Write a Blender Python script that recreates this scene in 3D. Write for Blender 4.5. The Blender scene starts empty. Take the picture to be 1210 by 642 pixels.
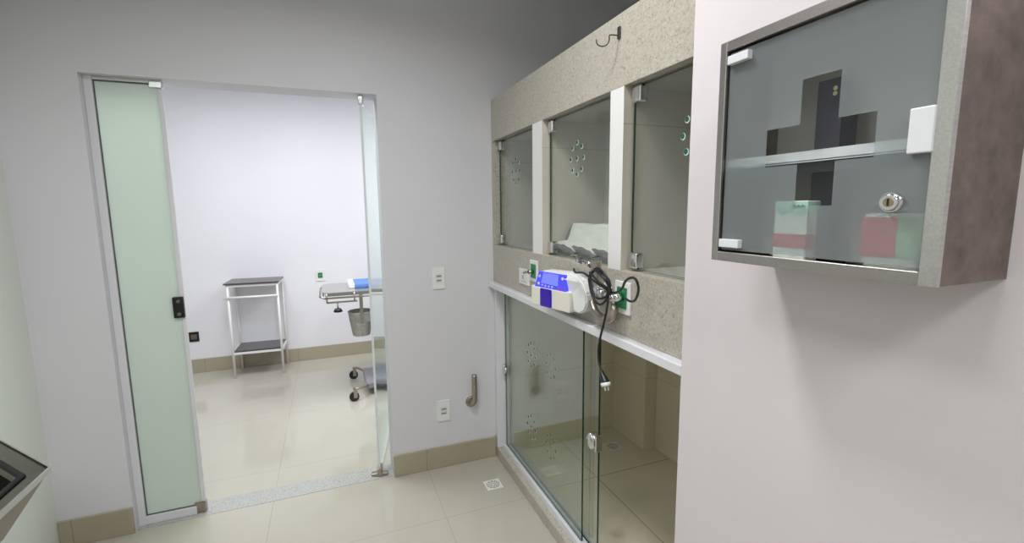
import bpy, bmesh, math, random
from mathutils import Vector, Matrix
random.seed(7)
S = bpy.context.scene
COL = S.collection
PI = math.pi

# ------------------------------------------------------------------ materials
def mat(name, color=(.8, .8, .8), rough=.5, metal=0.0, spec=.5, coat=0.0, emis=None, es=0.0):
    m = bpy.data.materials.new(name); m.use_nodes = True
    b = m.node_tree.nodes['Principled BSDF']
    b.inputs['Base Color'].default_value = (*color, 1)
    b.inputs['Roughness'].default_value = rough
    b.inputs['Metallic'].default_value = metal
    b.inputs['Specular IOR Level'].default_value = spec
    b.inputs['Coat Weight'].default_value = coat
    if emis:
        b.inputs['Emission Color'].default_value = (*emis, 1)
        b.inputs['Emission Strength'].default_value = es
    return m

def N(m, t, **kw):
    n = m.node_tree.nodes.new(t)
    for k, v in kw.items(): setattr(n, k, v)
    return n
def L(m, a, b): m.node_tree.links.new(a, b)
def bsdf(m): return m.node_tree.nodes['Principled BSDF']

def coords(m, scale=(1, 1, 1)):
    g = N(m, 'ShaderNodeNewGeometry')
    mp = N(m, 'ShaderNodeMapping'); mp.inputs['Scale'].default_value = scale
    L(m, g.outputs['Position'], mp.inputs['Vector'])
    return mp.outputs['Vector']

def ramp(m, fac, stops):
    r = N(m, 'ShaderNodeValToRGB')
    e = r.color_ramp.elements
    while len(e) < len(stops): e.new(.5)
    for i, (p, c) in enumerate(stops):
        e[i].position = p; e[i].color = (*c, 1)
    L(m, fac, r.inputs['Fac'])
    return r.outputs['Color']

def noise(m, vec, scale, detail=3, rough=.5):
    n = N(m, 'ShaderNodeTexNoise'); n.inputs['Scale'].default_value = scale
    n.inputs['Detail'].default_value = detail; n.inputs['Roughness'].default_value = rough
    L(m, vec, n.inputs['Vector'])
    return n.outputs['Fac']

def add_bump(m, fac, strength=.1, dist=.002):
    b = N(m, 'ShaderNodeBump'); b.inputs['Strength'].default_value = strength
    b.inputs['Distance'].default_value = dist
    L(m, fac, b.inputs['Height']); L(m, b.outputs['Normal'], bsdf(m).inputs['Normal'])

def paint(name, color, var=.02, rough=.55):
    m = mat(name, color, rough)
    v = coords(m)
    f = noise(m, v, 1.3, 4)
    a = tuple(max(0, c - var) for c in color); b_ = tuple(min(1, c + var) for c in color)
    L(m, ramp(m, f, [(.3, a), (.7, b_)]), bsdf(m).inputs['Base Color'])
    add_bump(m, noise(m, v, 160, 2), .12, .001)
    return m

def granite(name, base, dark, light, scale=190, rough=.3):
    m = mat(name, base, rough)
    v = coords(m)
    n1 = noise(m, v, scale, 4, .75)
    c1 = ramp(m, n1, [(.34, dark), (.46, base), (.56, base), (.68, light)])
    vo = N(m, 'ShaderNodeTexVoronoi'); vo.inputs['Scale'].default_value = scale * .75
    L(m, v, vo.inputs['Vector'])
    msk = ramp(m, vo.outputs['Distance'], [(.12, (1, 1, 1)), (.22, (0, 0, 0))])
    n2 = noise(m, v, scale * .25, 2)
    sel = ramp(m, n2, [(.5, (0, 0, 0)), (.6, (1, 1, 1))])
    mul = N(m, 'ShaderNodeMix', data_type='RGBA', blend_type='MULTIPLY'); mul.inputs[0].default_value = 1
    L(m, msk, mul.inputs[6]); L(m, sel, mul.inputs[7])
    mx = N(m, 'ShaderNodeMix', data_type='RGBA')
    L(m, mul.outputs[2], mx.inputs[0]); L(m, c1, mx.inputs[6]); mx.inputs[7].default_value = (*[d * .55 for d in dark], 1)
    L(m, mx.outputs[2], bsdf(m).inputs['Base Color'])
    return m

def tiles(name, base, joint, size, off, rough=.12, axes='xy', width=.0022, var=.03):
    """large format tiles; thin joints on a world grid"""
    m = mat(name, base, rough)
    g = N(m, 'ShaderNodeNewGeometry'); s = N(m, 'ShaderNodeSeparateXYZ'); L(m, g.outputs['Position'], s.inputs[0])
    masks = []
    for ax, o, sz in zip(axes, off, size):
        a = N(m, 'ShaderNodeMath', operation='SUBTRACT'); L(m, s.outputs[ax.upper()], a.inputs[0]); a.inputs[1].default_value = o
        d = N(m, 'ShaderNodeMath', operation='PINGPONG'); L(m, a.outputs[0], d.inputs[0]); d.inputs[1].default_value = sz / 2
        c = N(m, 'ShaderNodeMath', operation='LESS_THAN'); L(m, d.outputs[0], c.inputs[0]); c.inputs[1].default_value = width
        masks.append(c.outputs[0])
    mm = N(m, 'ShaderNodeMath', operation='MAXIMUM'); L(m, masks[0], mm.inputs[0]); L(m, masks[1], mm.inputs[1])
    f = noise(m, coords(m), 2.1, 5, .6)
    c1 = ramp(m, f, [(.3, tuple(c * (1 - var) for c in base)), (.7, tuple(min(1, c * (1 + var)) for c in base))])
    mx = N(m, 'ShaderNodeMix', data_type='RGBA'); L(m, mm.outputs[0], mx.inputs[0]); L(m, c1, mx.inputs[6]); mx.inputs[7].default_value = (*joint, 1)
    L(m, mx.outputs[2], bsdf(m).inputs['Base Color'])
    return m

def steel(name, color, rough=.32, stretch=(60, 60, 6), amt=.12, metal=1.0):
    m = mat(name, color, rough, metal)
    f = noise(m, coords(m, stretch), 6, 4, .6)
    L(m, ramp(m, f, [(.3, tuple(c * (1 - amt) for c in color)), (.7, tuple(min(1, c * (1 + amt)) for c in color))]), bsdf(m).inputs['Base Color'])
    return m

def glass(name, tint=(.86, .93, .89), r0=.05, rough=.0, milk=0.0, milk_color=(.6, .7, .65)):
    """thin architectural glass: straight-through tinted light plus Schlick reflection"""
    m = bpy.data.materials.new(name); m.use_nodes = True
    nt = m.node_tree; nt.nodes.clear()
    out = nt.nodes.new('ShaderNodeOutputMaterial')
    g = nt.nodes.new('ShaderNodeNewGeometry')
    dot = nt.nodes.new('ShaderNodeVectorMath'); dot.operation = 'DOT_PRODUCT'
    nt.links.new(g.outputs['Normal'], dot.inputs[0]); nt.links.new(g.outputs['Incoming'], dot.inputs[1])
    def M(op, a, b=None):
        n = nt.nodes.new('ShaderNodeMath'); n.operation = op
        for i, x in enumerate((a, b)):
            if x is None: continue
            if isinstance(x, (int, float)): n.inputs[i].default_value = x
            else: nt.links.new(x, n.inputs[i])
        return n.outputs[0]
    c = M('ABSOLUTE', dot.outputs['Value'])
    p = M('POWER', M('SUBTRACT', 1.0, c), 5.0)
    fr = M('ADD', M('MULTIPLY', p, 1 - r0), r0)
    tr = nt.nodes.new('ShaderNodeBsdfTransparent'); tr.inputs[0].default_value = (*tint, 1)
    gl = nt.nodes.new('ShaderNodeBsdfGlossy'); gl.inputs['Roughness'].default_value = rough
    gl.inputs['Color'].default_value = (.95, 1, .97, 1)
    base = tr.outputs[0]
    if milk > 0:
        df = nt.nodes.new('ShaderNodeBsdfDiffuse'); df.inputs['Color'].default_value = (*milk_color, 1)
        mx0 = nt.nodes.new('ShaderNodeMixShader'); mx0.inputs[0].default_value = milk
        nt.links.new(tr.outputs[0], mx0.inputs[1]); nt.links.new(df.outputs[0], mx0.inputs[2])
        base = mx0.outputs[0]
    mx = nt.nodes.new('ShaderNodeMixShader')
    nt.links.new(fr, mx.inputs[0]); nt.links.new(base, mx.inputs[1]); nt.links.new(gl.outputs[0], mx.inputs[2])
    nt.links.new(mx.outputs[0], out.inputs['Surface'])
    return m

def frosted(name, color, trans=.5, clear=0.0, rough=.35):
    """acid-etched glass: diffuse and translucent, softly blurred see-through"""
    m = bpy.data.materials.new(name); m.use_nodes = True
    nt = m.node_tree; nt.nodes.clear()
    out = nt.nodes.new('ShaderNodeOutputMaterial')
    d = nt.nodes.new('ShaderNodeBsdfDiffuse'); d.inputs[0].default_value = (*color, 1)
    t = nt.nodes.new('ShaderNodeBsdfTranslucent'); t.inputs[0].default_value = (*color, 1)
    mx = nt.nodes.new('ShaderNodeMixShader'); mx.inputs[0].default_value = trans
    nt.links.new(d.outputs[0], mx.inputs[1]); nt.links.new(t.outputs[0], mx.inputs[2])
    last = mx.outputs[0]
    if clear > 0:
        r = nt.nodes.new('ShaderNodeBsdfRefraction'); r.inputs['IOR'].default_value = 1.12
        r.inputs['Roughness'].default_value = rough; r.inputs['Color'].default_value = (.85, .93, .9, 1)
        m2 = nt.nodes.new('ShaderNodeMixShader'); m2.inputs[0].default_value = clear
        nt.links.new(last, m2.inputs[1]); nt.links.new(r.outputs[0], m2.inputs[2]); last = m2.outputs[0]
    g = nt.nodes.new('ShaderNodeBsdfGlossy'); g.inputs['Roughness'].default_value = .25
    m3 = nt.nodes.new('ShaderNodeMixShader'); m3.inputs[0].default_value = .05
    nt.links.new(last, m3.inputs[1]); nt.links.new(g.outputs[0], m3.inputs[2])
    nt.links.new(m3.outputs[0], out.inputs['Surface'])
    return m

M_WALL = paint('wall_paint', (.695, .69, .73))
M_WALL_R = paint('wall_paint_warm', (.70, .655, .68))
M_WALL_L = paint('wall_paint_pale_green', (.76, .80, .74))
M_WALL_FAR = paint('wall_paint_bright', (.80, .80, .835))
M_CEIL = paint('ceiling_paint', (.72, .72, .72))
M_FLOOR = tiles('floor_porcelain', (.475, .455, .385), (.40, .38, .32), (.8, .8), (.455, 2.07), .09)
M_BASE = tiles('baseboard_porcelain', (.40, .36, .265), (.30, .26, .19), (.8, 5), (.45, 30), .2, 'xz', var=.06)
M_CAGE = tiles('cage_tile', (.74, .69, .56), (.34, .31, .23), (.6, .6), (1.288, 2.05), .22, 'xy', var=.05)
M_CAGE_W = tiles('cage_wall_tile', (.80, .73, .58), (.64, .58, .45), (5, .45), (30, .03), .3, 'xz', var=.05)
M_SHELF_W = tiles('cabinet_lining_tile', (.50, .485, .43), (.40, .38, .33), (5, .6), (30, 1.75), .35, 'xz', var=.04, width=.003)
M_DIVS = tiles('divider_side_tile', (.56, .52, .45), (.44, .41, .35), (5, .6), (30, 1.75), .35, 'xz', var=.04, width=.002)
M_GRAN = granite('beige_granite', (.45, .425, .36), (.25, .22, .18), (.60, .58, .52), 140)
M_GRANW = granite('pale_granite', (.44, .44, .42), (.25, .245, .24), (.58, .58, .56), 130, .2)
M_WHITE = mat('white_gloss_paint', (.80, .79, .78), .35)
M_ALU = mat('white_aluminium', (.74, .74, .78), .35)
M_PLAST = mat('white_plastic', (.80, .81, .80), .3)
M_CREAM = mat('cream_plastic', (.76, .74, .66), .32)
M_GREEN = mat('green_plastic', (.012, .20, .06), .3)
M_DGREEN = mat('glass_edge_green', (.008, .05, .03), .12, 0, .8)
M_LGREEN = mat('polished_glass_edge', (.74, .78, .80), .15)
M_BLACK = mat('black_rubber', (.012, .012, .013), .35)
M_BLACKM = mat('black_laminate', (.075, .068, .066), .28)
M_CHROME = steel('chrome', (.72, .72, .74), .14, amt=.04)
M_STEEL = steel('brushed_steel', (.42, .405, .385), .34, (4, 80, 80), .12)
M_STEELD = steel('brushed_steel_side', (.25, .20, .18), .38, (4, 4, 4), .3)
M_STEELL = steel('satin_steel_light', (.62, .61, .60), .3, (5, 60, 60), .1)
M_STEELW = steel('warm_dark_steel', (.46, .43, .42), .36, (4, 80, 80), .12)
M_BRONZE = steel('worn_pipe_metal', (.42, .37, .32), .3, amt=.15)
M_GLASS = glass('clear_glass', (.97, .985, .97), .10)
M_GLASSU = glass('clear_glass_upper', (.97, .985, .975), .05)
M_GLASSD = glass('door_glass', (.93, .97, .955), .07, .0, .08, (.66, .76, .73))
M_FROST = frosted('frosted_pale_green_glass', (.77, .85, .79), .42)
M_FROSTC = frosted('frosted_cabinet_glass', (.47, .52, .54), .3, .56, .24)
M_DOT_T = mat('teal_dot', (.02, .10, .075), .6, spec=.2)
M_DOT_W = mat('etched_white', (.70, .76, .73), .6)
M_BLUE = mat('blue_display', (.02, .02, .5), .2, emis=(.05, .06, 1.0), es=1.1)
M_BLUEL = mat('light_blue_display', (.05, .06, .6), .2, emis=(.10, .13, 1.0), es=1.6)
M_BLUED = mat('deep_blue_plastic', (.02, .005, .22), .2, emis=(.03, .0, .4), es=.35)
M_RED = mat('red_print', (.60, .10, .10), .5)
M_CARD = mat('white_card', (.80, .80, .76), .6)
M_MINT = mat('mint_print', (.42, .68, .58), .6)
M_INK = mat('dark_green_ink', (.03, .12, .09), .6)
M_BTN = mat('red_button', (.6, .05, .08), .4)
M_FABRIC = paint('white_quilt', (.74, .74, .69), .03, .9)
M_TRIM = mat('grey_edging', (.13, .13, .14), .8)
M_CLOTHB = mat('blue_cover', (.10, .22, .55), .6)
M_GAL = steel('galvanised_bucket', (.42, .42, .40), .4, (10, 10, 10), .2)
M_GREYP = mat('grey_base_paint', (.27, .26, .31), .4)
M_SHADOWG = mat('dark_slot', (.02, .02, .02), .8, spec=.2)
M_TUBB = steel('tub_body_steel', (.34, .31, .26), .5, (10, 10, 10), .1, .5)
M_SILVER = mat('silver_label', (.55, .55, .55), .35)
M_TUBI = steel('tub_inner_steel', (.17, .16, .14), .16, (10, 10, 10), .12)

# ------------------------------------------------------------------ mesh helpers
def bx(bm, x0, x1, y0, y1, z0, z1, mi=0, bev=0, seg=2):
    vs = [bm.verts.new(p) for p in ((x0, y0, z0), (x1, y0, z0), (x1, y1, z0), (x0, y1, z0), (x0, y0, z1), (x1, y0, z1), (x1, y1, z1), (x0, y1, z1))]
    fs = [bm.faces.new([vs[i] for i in q]) for q in ((0, 3, 2, 1), (4, 5, 6, 7), (0, 1, 5, 4), (1, 2, 6, 5), (2, 3, 7, 6), (3, 0, 4, 7))]
    for f in fs: f.material_index = mi
    if bev:
        es = list({e for f in fs for e in f.edges})
        r = bmesh.ops.bevel(bm, geom=es, offset=bev, segments=seg, affect='EDGES', profile=.5)
        for f in r['faces']: f.material_index = mi
    return fs

def cyl(bm, p0, p1, r0, r1=None, seg=20, mi=0, cap=True):
    r1 = r0 if r1 is None else r1
    p0, p1 = Vector(p0), Vector(p1); d = (p1 - p0).normalized()
    a = d.orthogonal().normalized(); b = d.cross(a)
    A = [bm.verts.new(p0 + r0 * (math.cos(t) * a + math.sin(t) * b)) for t in [2 * PI * i / seg for i in range(seg)]]
    B = [bm.verts.new(p1 + r1 * (math.cos(t) * a + math.sin(t) * b)) for t in [2 * PI * i / seg for i in range(seg)]]
    for i in range(seg):
        f = bm.faces.new((A[i], A[(i + 1) % seg], B[(i + 1) % seg], B[i])); f.material_index = mi; f.smooth = True
    if cap:
        f = bm.faces.new(A[::-1]); f.material_index = mi
        f = bm.faces.new(B); f.material_index = mi

def tube(bm, pts, r, seg=10, mi=0, smooth_pts=0, closed=False):
    P = [Vector(p) for p in pts]
    if smooth_pts:
        Q = []
        n = len(P)
        for i in range(n - 1):
            p0, p1, p2, p3 = P[max(i - 1, 0)], P[i], P[i + 1], P[min(i + 2, n - 1)]
            for k in range(smooth_pts):
                t = k / smooth_pts
                Q.append(.5 * ((2 * p1) + (-p0 + p2) * t + (2 * p0 - 5 * p1 + 4 * p2 - p3) * t * t + (-p0 + 3 * p1 - 3 * p2 + p3) * t ** 3))
        Q.append(P[-1]); P = Q
    rings = []; up = None
    for i, p in enumerate(P):
        d = (P[min(i + 1, len(P) - 1)] - P[max(i - 1, 0)]).normalized()
        if up is None: up = d.orthogonal().normalized()
        up = (up - d * up.dot(d)).normalized()
        b = d.cross(up)
        rr = r(i / (len(P) - 1)) if callable(r) else r
        rings.append([bm.verts.new(p + rr * (math.cos(t) * up + math.sin(t) * b)) for t in [2 * PI * k / seg for k in range(seg)]])
    for A, B in zip(rings, rings[1:]):
        for k in range(seg):
            f = bm.faces.new((A[k], A[(k + 1) % seg], B[(k + 1) % seg], B[k])); f.material_index = mi; f.smooth = True
    f = bm.faces.new(rings[0][::-1]); f.material_index = mi
    f = bm.faces.new(rings[-1]); f.material_index = mi

def prism(bm, poly, axis, a, b, mi=0):
    """poly: 2D points in the two remaining axes (in xyz order), extruded along axis from a to b"""
    def P(q, t):
        q = list(q); q.insert(axis, t); return q
    A = [bm.verts.new(P(q, a)) for q in poly]; B = [bm.verts.new(P(q, b)) for q in poly]
    n = len(poly); fs = []
    for i in range(n): fs.append(bm.faces.new((A[i], A[(i + 1) % n], B[(i + 1) % n], B[i])))
    fs.append(bm.faces.new(A[::-1])); fs.append(bm.faces.new(B))
    for f in fs: f.material_index = mi
    return fs

def sphere(bm, c, r, sc=(1, 1, 1), mi=0, seg=20):
    m = Matrix.Translation(c) @ Matrix.Diagonal((*[r * s for s in sc], 1))
    x = bmesh.ops.create_uvsphere(bm, u_segments=seg, v_segments=seg // 2, radius=1, matrix=m)
    for v in x['verts']:
        for f in v.link_faces: f.material_index = mi; f.smooth = True

def obj(name, bm, mats, parent=None, mtx=None, smooth=False):
    bmesh.ops.recalc_face_normals(bm, faces=bm.faces)
    me = bpy.data.meshes.new(name)
    if mtx: bm.transform(mtx)
    if parent is not None and parent.get('_o'):
        bm.transform(Matrix.Translation(-Vector(parent['_o'])))
    bm.to_mesh(me); bm.free()
    for m in (mats if isinstance(mats, (list, tuple)) else [mats]): me.materials.append(m)
    if smooth:
        for p in me.polygons: p.use_smooth = True
    o = bpy.data.objects.new(name, me); COL.objects.link(o)
    if parent is not None: o.parent = parent
    return o

def setprops(o, label, cat, group=None):
    o['label'] = label; o['category'] = cat
    if group: o['group'] = group
    return o

ORIG = {}
def thing(name, label, cat, loc=(0, 0, 0), group=None):
    o = bpy.data.objects.new(name, None); COL.objects.link(o)
    o.empty_display_size = .05; o.location = loc; ORIG[o] = Vector(loc)
    return setprops(o, label, cat, group)

def part(name, bm, mats, root, smooth=False, label=None):
    """mesh given in world coordinates, parented to a thing (or a part of it)"""
    top = root
    while top.parent: top = top.parent
    if root.parent is None: bm.transform(Matrix.Translation(-ORIG[top]))
    else: bm.transform(Matrix.Translation(-ORIG[top]))
    o = obj(name, bm, mats, root, smooth=smooth)
    if label: o['label'] = label
    return o

def struct(name, bm, mats, smooth=False, label=None):
    o = obj(name, bm, mats, smooth=smooth); o['kind'] = 'structure'
    if label: o['label'] = label
    return o

def recentre(o, c):
    o.data.transform(Matrix.Translation(-Vector(c))); o.location = c
    return o

NB = bmesh.new

# ------------------------------------------------------------------ key planes (metres)
DW, DT = 2.529, 2.68          # door wall front and back faces
PX = .875                      # granite front plane
XW = .84                       # near right wall plane
XL = -1.2                      # left wall plane
FY = 5.0                       # far wall of the next room
CZ = 2.75
OX0, OX1, OZ = -.925, .265, 2.07   # door opening

# ------------------------------------------------------------------ setting
b = NB(); bx(b, -3.0, 3.0, -2.6, 5.1, -.1, 0)
struct('floor', b, M_FLOOR, label='glossy cream porcelain tile floor')
b = NB(); bx(b, -3.0, 3.0, -2.6, 5.1, CZ, CZ + .1)
struct('ceiling', b, M_CEIL)

b = NB()
bx(b, -2.9, OX0, DW, DT, 0, CZ); bx(b, OX1, 2.9, DW, DT, 0, CZ); bx(b, OX0, OX1, DW, DT, OZ, CZ)
struct('wall_back', b, M_WALL, label='white painted wall with the door opening')
b = NB(); bx(b, XL - .1, XL, -2.5, DW, 0, CZ)
struct('wall_left', b, M_WALL_L, label='pale greenish white side wall')
b = NB(); bx(b, XW, XW + .028, -2.5, .935, 0, CZ); bx(b, XW + .028, XW + .16, -2.5, .60, 0, CZ)
struct('wall_right', b, M_WALL_R, label='warm white wall carrying the steel cabinet')
b = NB(); bx(b, XL - .1, XW + .1, -2.6, -2.5, 0, CZ)
struct('wall_front', b, M_WALL)
b = NB(); bx(b, 1.95, 2.05, .60, DW, 0, CZ); bx(b, XW + .16, 2.05, .50, .60, 0, CZ)
struct('wall_recess', b, M_WALL, label='white wall above and behind the granite cages')
b = NB(); bx(b, -2.9, 2.9, FY, FY + .1, 0, CZ)
struct('wall_far', b, M_WALL_FAR, label='bright white far wall of the next room')
b = NB(); bx(b, -2.9, -2.8, DT, FY, 0, CZ)
struct('wall_far_left', b, M_WALL_FAR)
b = NB(); bx(b, 2.4, 2.5, DT, FY, 0, CZ)
struct('wall_far_right', b, M_WALL_FAR)

def bbd(name, x0, x1, y0, y1, h=.128):
    b = NB(); bx(b, x0, x1, y0, y1, 0, h, bev=.002, seg=1); return struct(name, b, M_BASE, label='beige porcelain baseboard')
bbd('baseboard_back_left', XL + .001, OX0 - .001, DW - .010, DW + .002)
bbd('baseboard_back_right', OX1 + .001, PX - .002, DW - .010, DW + .002)
bbd('baseboard_far', -2.79, 2.39, FY - .012, FY + .002, .13)

# threshold
b = NB(); bx(b, OX0, OX1, DW + .012, DT - .008, -.01, .0015)
struct('trim_1', b, M_GRANW, label='pale speckled granite threshold strip')

# ---------------------------------------------------- frosted fixed leaf (door_2)
YG = 2.585
d2 = bpy.data.objects.new('door_2', None); COL.objects.link(d2); ORIG[d2] = Vector((-.78, YG, 0)); d2.location = ORIG[d2]
d2['kind'] = 'structure'; d2['label'] = 'fixed narrow frosted pale green glass leaf'
GX0, GX1 = -.893, -.668
b = NB()
bx(b, GX0, GX1, YG - .005, YG + .005, .045, 2.052)
part('frosted_pane', b, M_FROST, d2)
b = NB(); bx(b, GX1, GX1 + .018, YG - .005, YG + .005, .045, 2.052, bev=.002)
part('polished_edge', b, M_ALU, d2)
b = NB(); tk = .0022
bx(b, GX0 - .002, GX0 + .003, YG - .0075, YG - .005, .042, 2.055); bx(b, GX0, GX1, YG - .0075, YG - .005, 2.049, 2.055); bx(b, GX0, GX1, YG - .0075, YG - .005, .042, .048)
part('rubber_seal', b, mat('dark_grey_seal', (.10, .11, .12), .5), d2)
b = NB()
bx(b, OX0, GX0 - .002, YG - .018, YG + .018, .0, OZ, bev=.002); bx(b, GX0 - .002, GX1 - .02, YG - .018, YG + .018, .002, .042, bev=.002)
part('frame_channel', b, M_ALU, d2)
b = NB(); bx(b, GX0 - .002, GX1 + .018, YG - .012, YG + .012, 2.055, OZ, bev=.001)
part('top_channel', b, M_STEELL, d2)
for z0, z1, m, lb in ((2.035, 2.069, M_CHROME, 'satin chrome top corner clamp'), (.002, .058, M_BRONZE, 'tarnished bottom corner clamp')):
    b = NB(); bx(b, GX1 - .030, GX1 + .021, YG - .014, YG + .014, z0, z1, bev=.004)
    part('corner_clamp', b, m, d2, label=lb)
b = NB(); bx(b, GX1 - .028, GX1 + .016, YG - .019, YG + .014, .998, 1.098, bev=.004)
lk = part('lock_box', b, M_BLACK, d2, label='black lock box with two silver screws')
for z in (1.078, 1.018):
    b = NB(); cyl(b, (GX1 - .004, YG - .019, z), (GX1 - .004, YG - .024, z), .008, seg=16)
    part('screw', b, M_CHROME, lk)

# ---------------------------------------------------- clear hinged leaf (door_1), swung open into the next room
hx, hy = .190, 2.565
ang = math.atan2(.135, .62)          # leans past ninety degrees
d1 = bpy.data.objects.new('door_1', None); COL.objects.link(d1); ORIG[d1] = Vector((0, 0, 0)); d1['kind'] = 'structure'
d1['label'] = 'clear glass door leaf swung open into the next room'
d1.location = (hx, hy, 0); d1.rotation_euler = (0, 0, -ang)
W1 = .86
b = NB()
fs = bx(b, -.006, .006, 0, W1, .012, 2.048)
fs[2].material_index = 1; fs[4].material_index = 1
for f in (fs[0], fs[1]): f.material_index = 1
part('glass_leaf', b, [M_GLASSD, M_LGREEN], d1)
for z0, z1, lb in ((2.022, 2.066, 'chrome top pivot clamp'), (.002, .05, 'dark metal bottom pivot clamp')):
    b = NB(); bx(b, -.012, .012, -.008, .055, z0, z1, bev=.003)
    if z0 < 1: bx(b, -.045, .045, .0, .03, z0, z0 + .016, bev=.003)
    part('pivot_clamp', b, M_CHROME if z0 > 1 else M_BRONZE, d1, label=lb)

# ------------------------------------------------------------------ built-in granite cage and cabinet unit
Y0U = .66
unit = thing('kennel_unit', 'built-in beige granite unit with three upper glass cabinets over a floor-level glass-fronted cage', 'kennel', (1.3, 1.6, 0))
b = NB(); bx(b, PX, PX + .028, Y0U, DW - .002, 1.863, 2.083, bev=.0015, seg=1)
part('lintel_panel', b, M_GRAN, unit, label='speckled granite lintel above the upper cabinets')
b = NB(); bx(b, PX, PX + .028, Y0U, DW - .002, 1.077, 1.288, bev=.0015, seg=1)
part('socket_panel', b, M_GRAN, unit, label='speckled granite band carrying the sockets')
b = NB(); bx(b, PX, PX + .10, 2.497, DW - .002, 1.288, 1.863, bev=.001, seg=1)
part('jamb', b, M_GRAN, unit)
for y0, y1 in ((1.862, 1.965), (1.268, 1.342)):
    b = NB()
    fs = bx(b, PX, 1.19, y0, y1, 1.288, 1.863); fs[5].material_index = 1
    part('divider', b, [M_DIVS, M_WHITE], unit, label='white fronted divider with beige sides')
b = NB()
# lining of upper cabinets: back, ceiling, floor, end
bx(b, 1.19, 1.22, Y0U, DW - .002, 1.27, 1.88); bx(b, PX + .028, 1.19, Y0U, DW - .002, 1.863, 1.883)
bx(b, PX + .028, 1.19, Y0U, DW - .002, 1.262, 1.288); bx(b, PX + .1, 1.19, 2.497, DW - .002, 1.288, 1.863); bx(b, PX, 1.19, Y0U, Y0U + .03, 1.288, 1.863)
part('cabinet_lining', b, M_SHELF_W, unit)
b = NB(); bx(b, PX + .028, 2.0, Y0U, DW - .002, 2.063, 2.083)
part('top_slab', b, M_GRAN, unit)
# lower cage lining
b = NB()
bx(b, 1.70, 1.95, 2.185, DW - .002, .03, 1.25); bx(b, 1.782, 1.95, Y0U, 2.185, .03, 1.25)
bx(b, .95, 1.95, Y0U, Y0U + .03, .03, 1.25)
bx(b, .975, 1.70, DW - .012, DW - .002, .03, 1.25)
part('cage_wall', b, M_CAGE_W, unit)
b = NB(); bx(b, .94, 1.95, Y0U, DW - .002, .002, .03)
part('cage_floor', b, M_CAGE, unit)
b = NB(); bx(b, PX + .028, 1.78, Y0U, DW - .002, 1.06, 1.077)
part('cage_ceiling', b, M_CAGE_W, unit)
b = NB(); bx(b, PX, .9405, Y0U, DW - .002, .002, .060, bev=.002, seg=1)
part('curb', b, M_GRAN, unit, label='granite curb at floor level')
# rails of the sliding front
b = NB()
bx(b, .843, PX + .09, .937, DW - .002, 1.046, 1.0765, bev=.003, seg=1)
part('header_rail', b, M_ALU, unit, label='white aluminium header rail')
b = NB()
bx(b, .905, .965, Y0U, DW - .002, .0605, .074); bx(b, .905, .909, Y0U, DW - .002, .074, .088); bx(b, .939, .942, Y0U, DW - .002, .074, .088); bx(b, .961, .965, Y0U, DW - .002, .074, .088)
part('bottom_rail', b, M_ALU, unit)
b = NB(); bx(b, PX + .002, .965, 2.498, DW - .004, .062, 1.046, bev=.002, seg=1)
part('side_rail', b, M_ALU, unit)

def ring(b, x, yc, zc, R=.052, rd=.0095, mt=2, mw=3):
    """flower ring of round stickers on the glass face that looks into the room"""
    pts = [(0, 0)] + [(math.cos(a), math.sin(a)) for a in [PI / 2 + 2 * PI * k / 8 for k in range(8)]]
    for i, (u, v) in enumerate(pts):
        c = (x, yc + u * R * .95, zc + v * R * 1.15)
        cyl(b, (c[0] + .0002, c[1] - .0012, c[2] - .001), (c[0] - .0003, c[1] - .0012, c[2] - .001), rd, seg=18, mi=mw)
        cyl(b, c, (c[0] - .0006, c[1], c[2]), rd * .82, seg=18, mi=mt)

def pane(name, x, y0, y1, z0, z1, rings, root, m, th=.008, label=None):
    b = NB()
    fs = bx(b, x, x + th, y0, y1, z0, z1)
    for i in (0, 1, 2, 4): fs[i].material_index = 1
    for yc, zc in rings: ring(b, x, yc, zc)
    return part(name, b, [m, M_DGREEN, M_DOT_T, M_DOT_W], root, label=label)

def clamp(x, y, z, root, sy=.045, sz=.052):
    b = NB()
    bx(b, x - .012, x + .020, y - sy, y, z - sz / 2, z + sz / 2, bev=.008, seg=3)
    part('hinge_clamp', b, M_CHROME, root)

for yl, yr, rc in ((2.490, 1.972, 2.243), (1.855, 1.348, 1.618), (1.260, .70, .990)):
    g = pane('glass_door', .908, yr, yl, 1.294, 1.858, [(rc, 1.68)], unit, M_GLASSU)
    for z in (1.835, 1.322): clamp(.908, yl + .002, z, g)

ga = pane('sliding_panel', .928, 1.593, 2.492, .078, 1.044, [(2.109, .750), (2.113, .360)], unit, M_GLASS, label='outer sliding glass panel')
gb = pane('sliding_panel', .950, 1.505, 2.490, .078, 1.044, [(1.928, .745), (1.928, .337)], unit, M_GLASS, label='inner sliding glass panel')
b = NB(); cyl(b, (.925, 2.478, .552), (.915, 2.478, .552), .022, seg=24); sphere(b, (.914, 2.478, .552), .018, (.5, 1, 2.2))
part('finger_pull', b, M_CHROME, ga)
b = NB(); cyl(b, (.950, 1.535, .56), (.936, 1.535, .56), .030, seg=28); sphere(b, (.934, 1.535, .56), .028, (.45, 1, 1.25)); bx(b, .936, .966, 1.500, 1.512, .525, .595, bev=.003)
part('pull_knob', b, M_CHROME, gb, label='round chrome pull at the panel edge')

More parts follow.
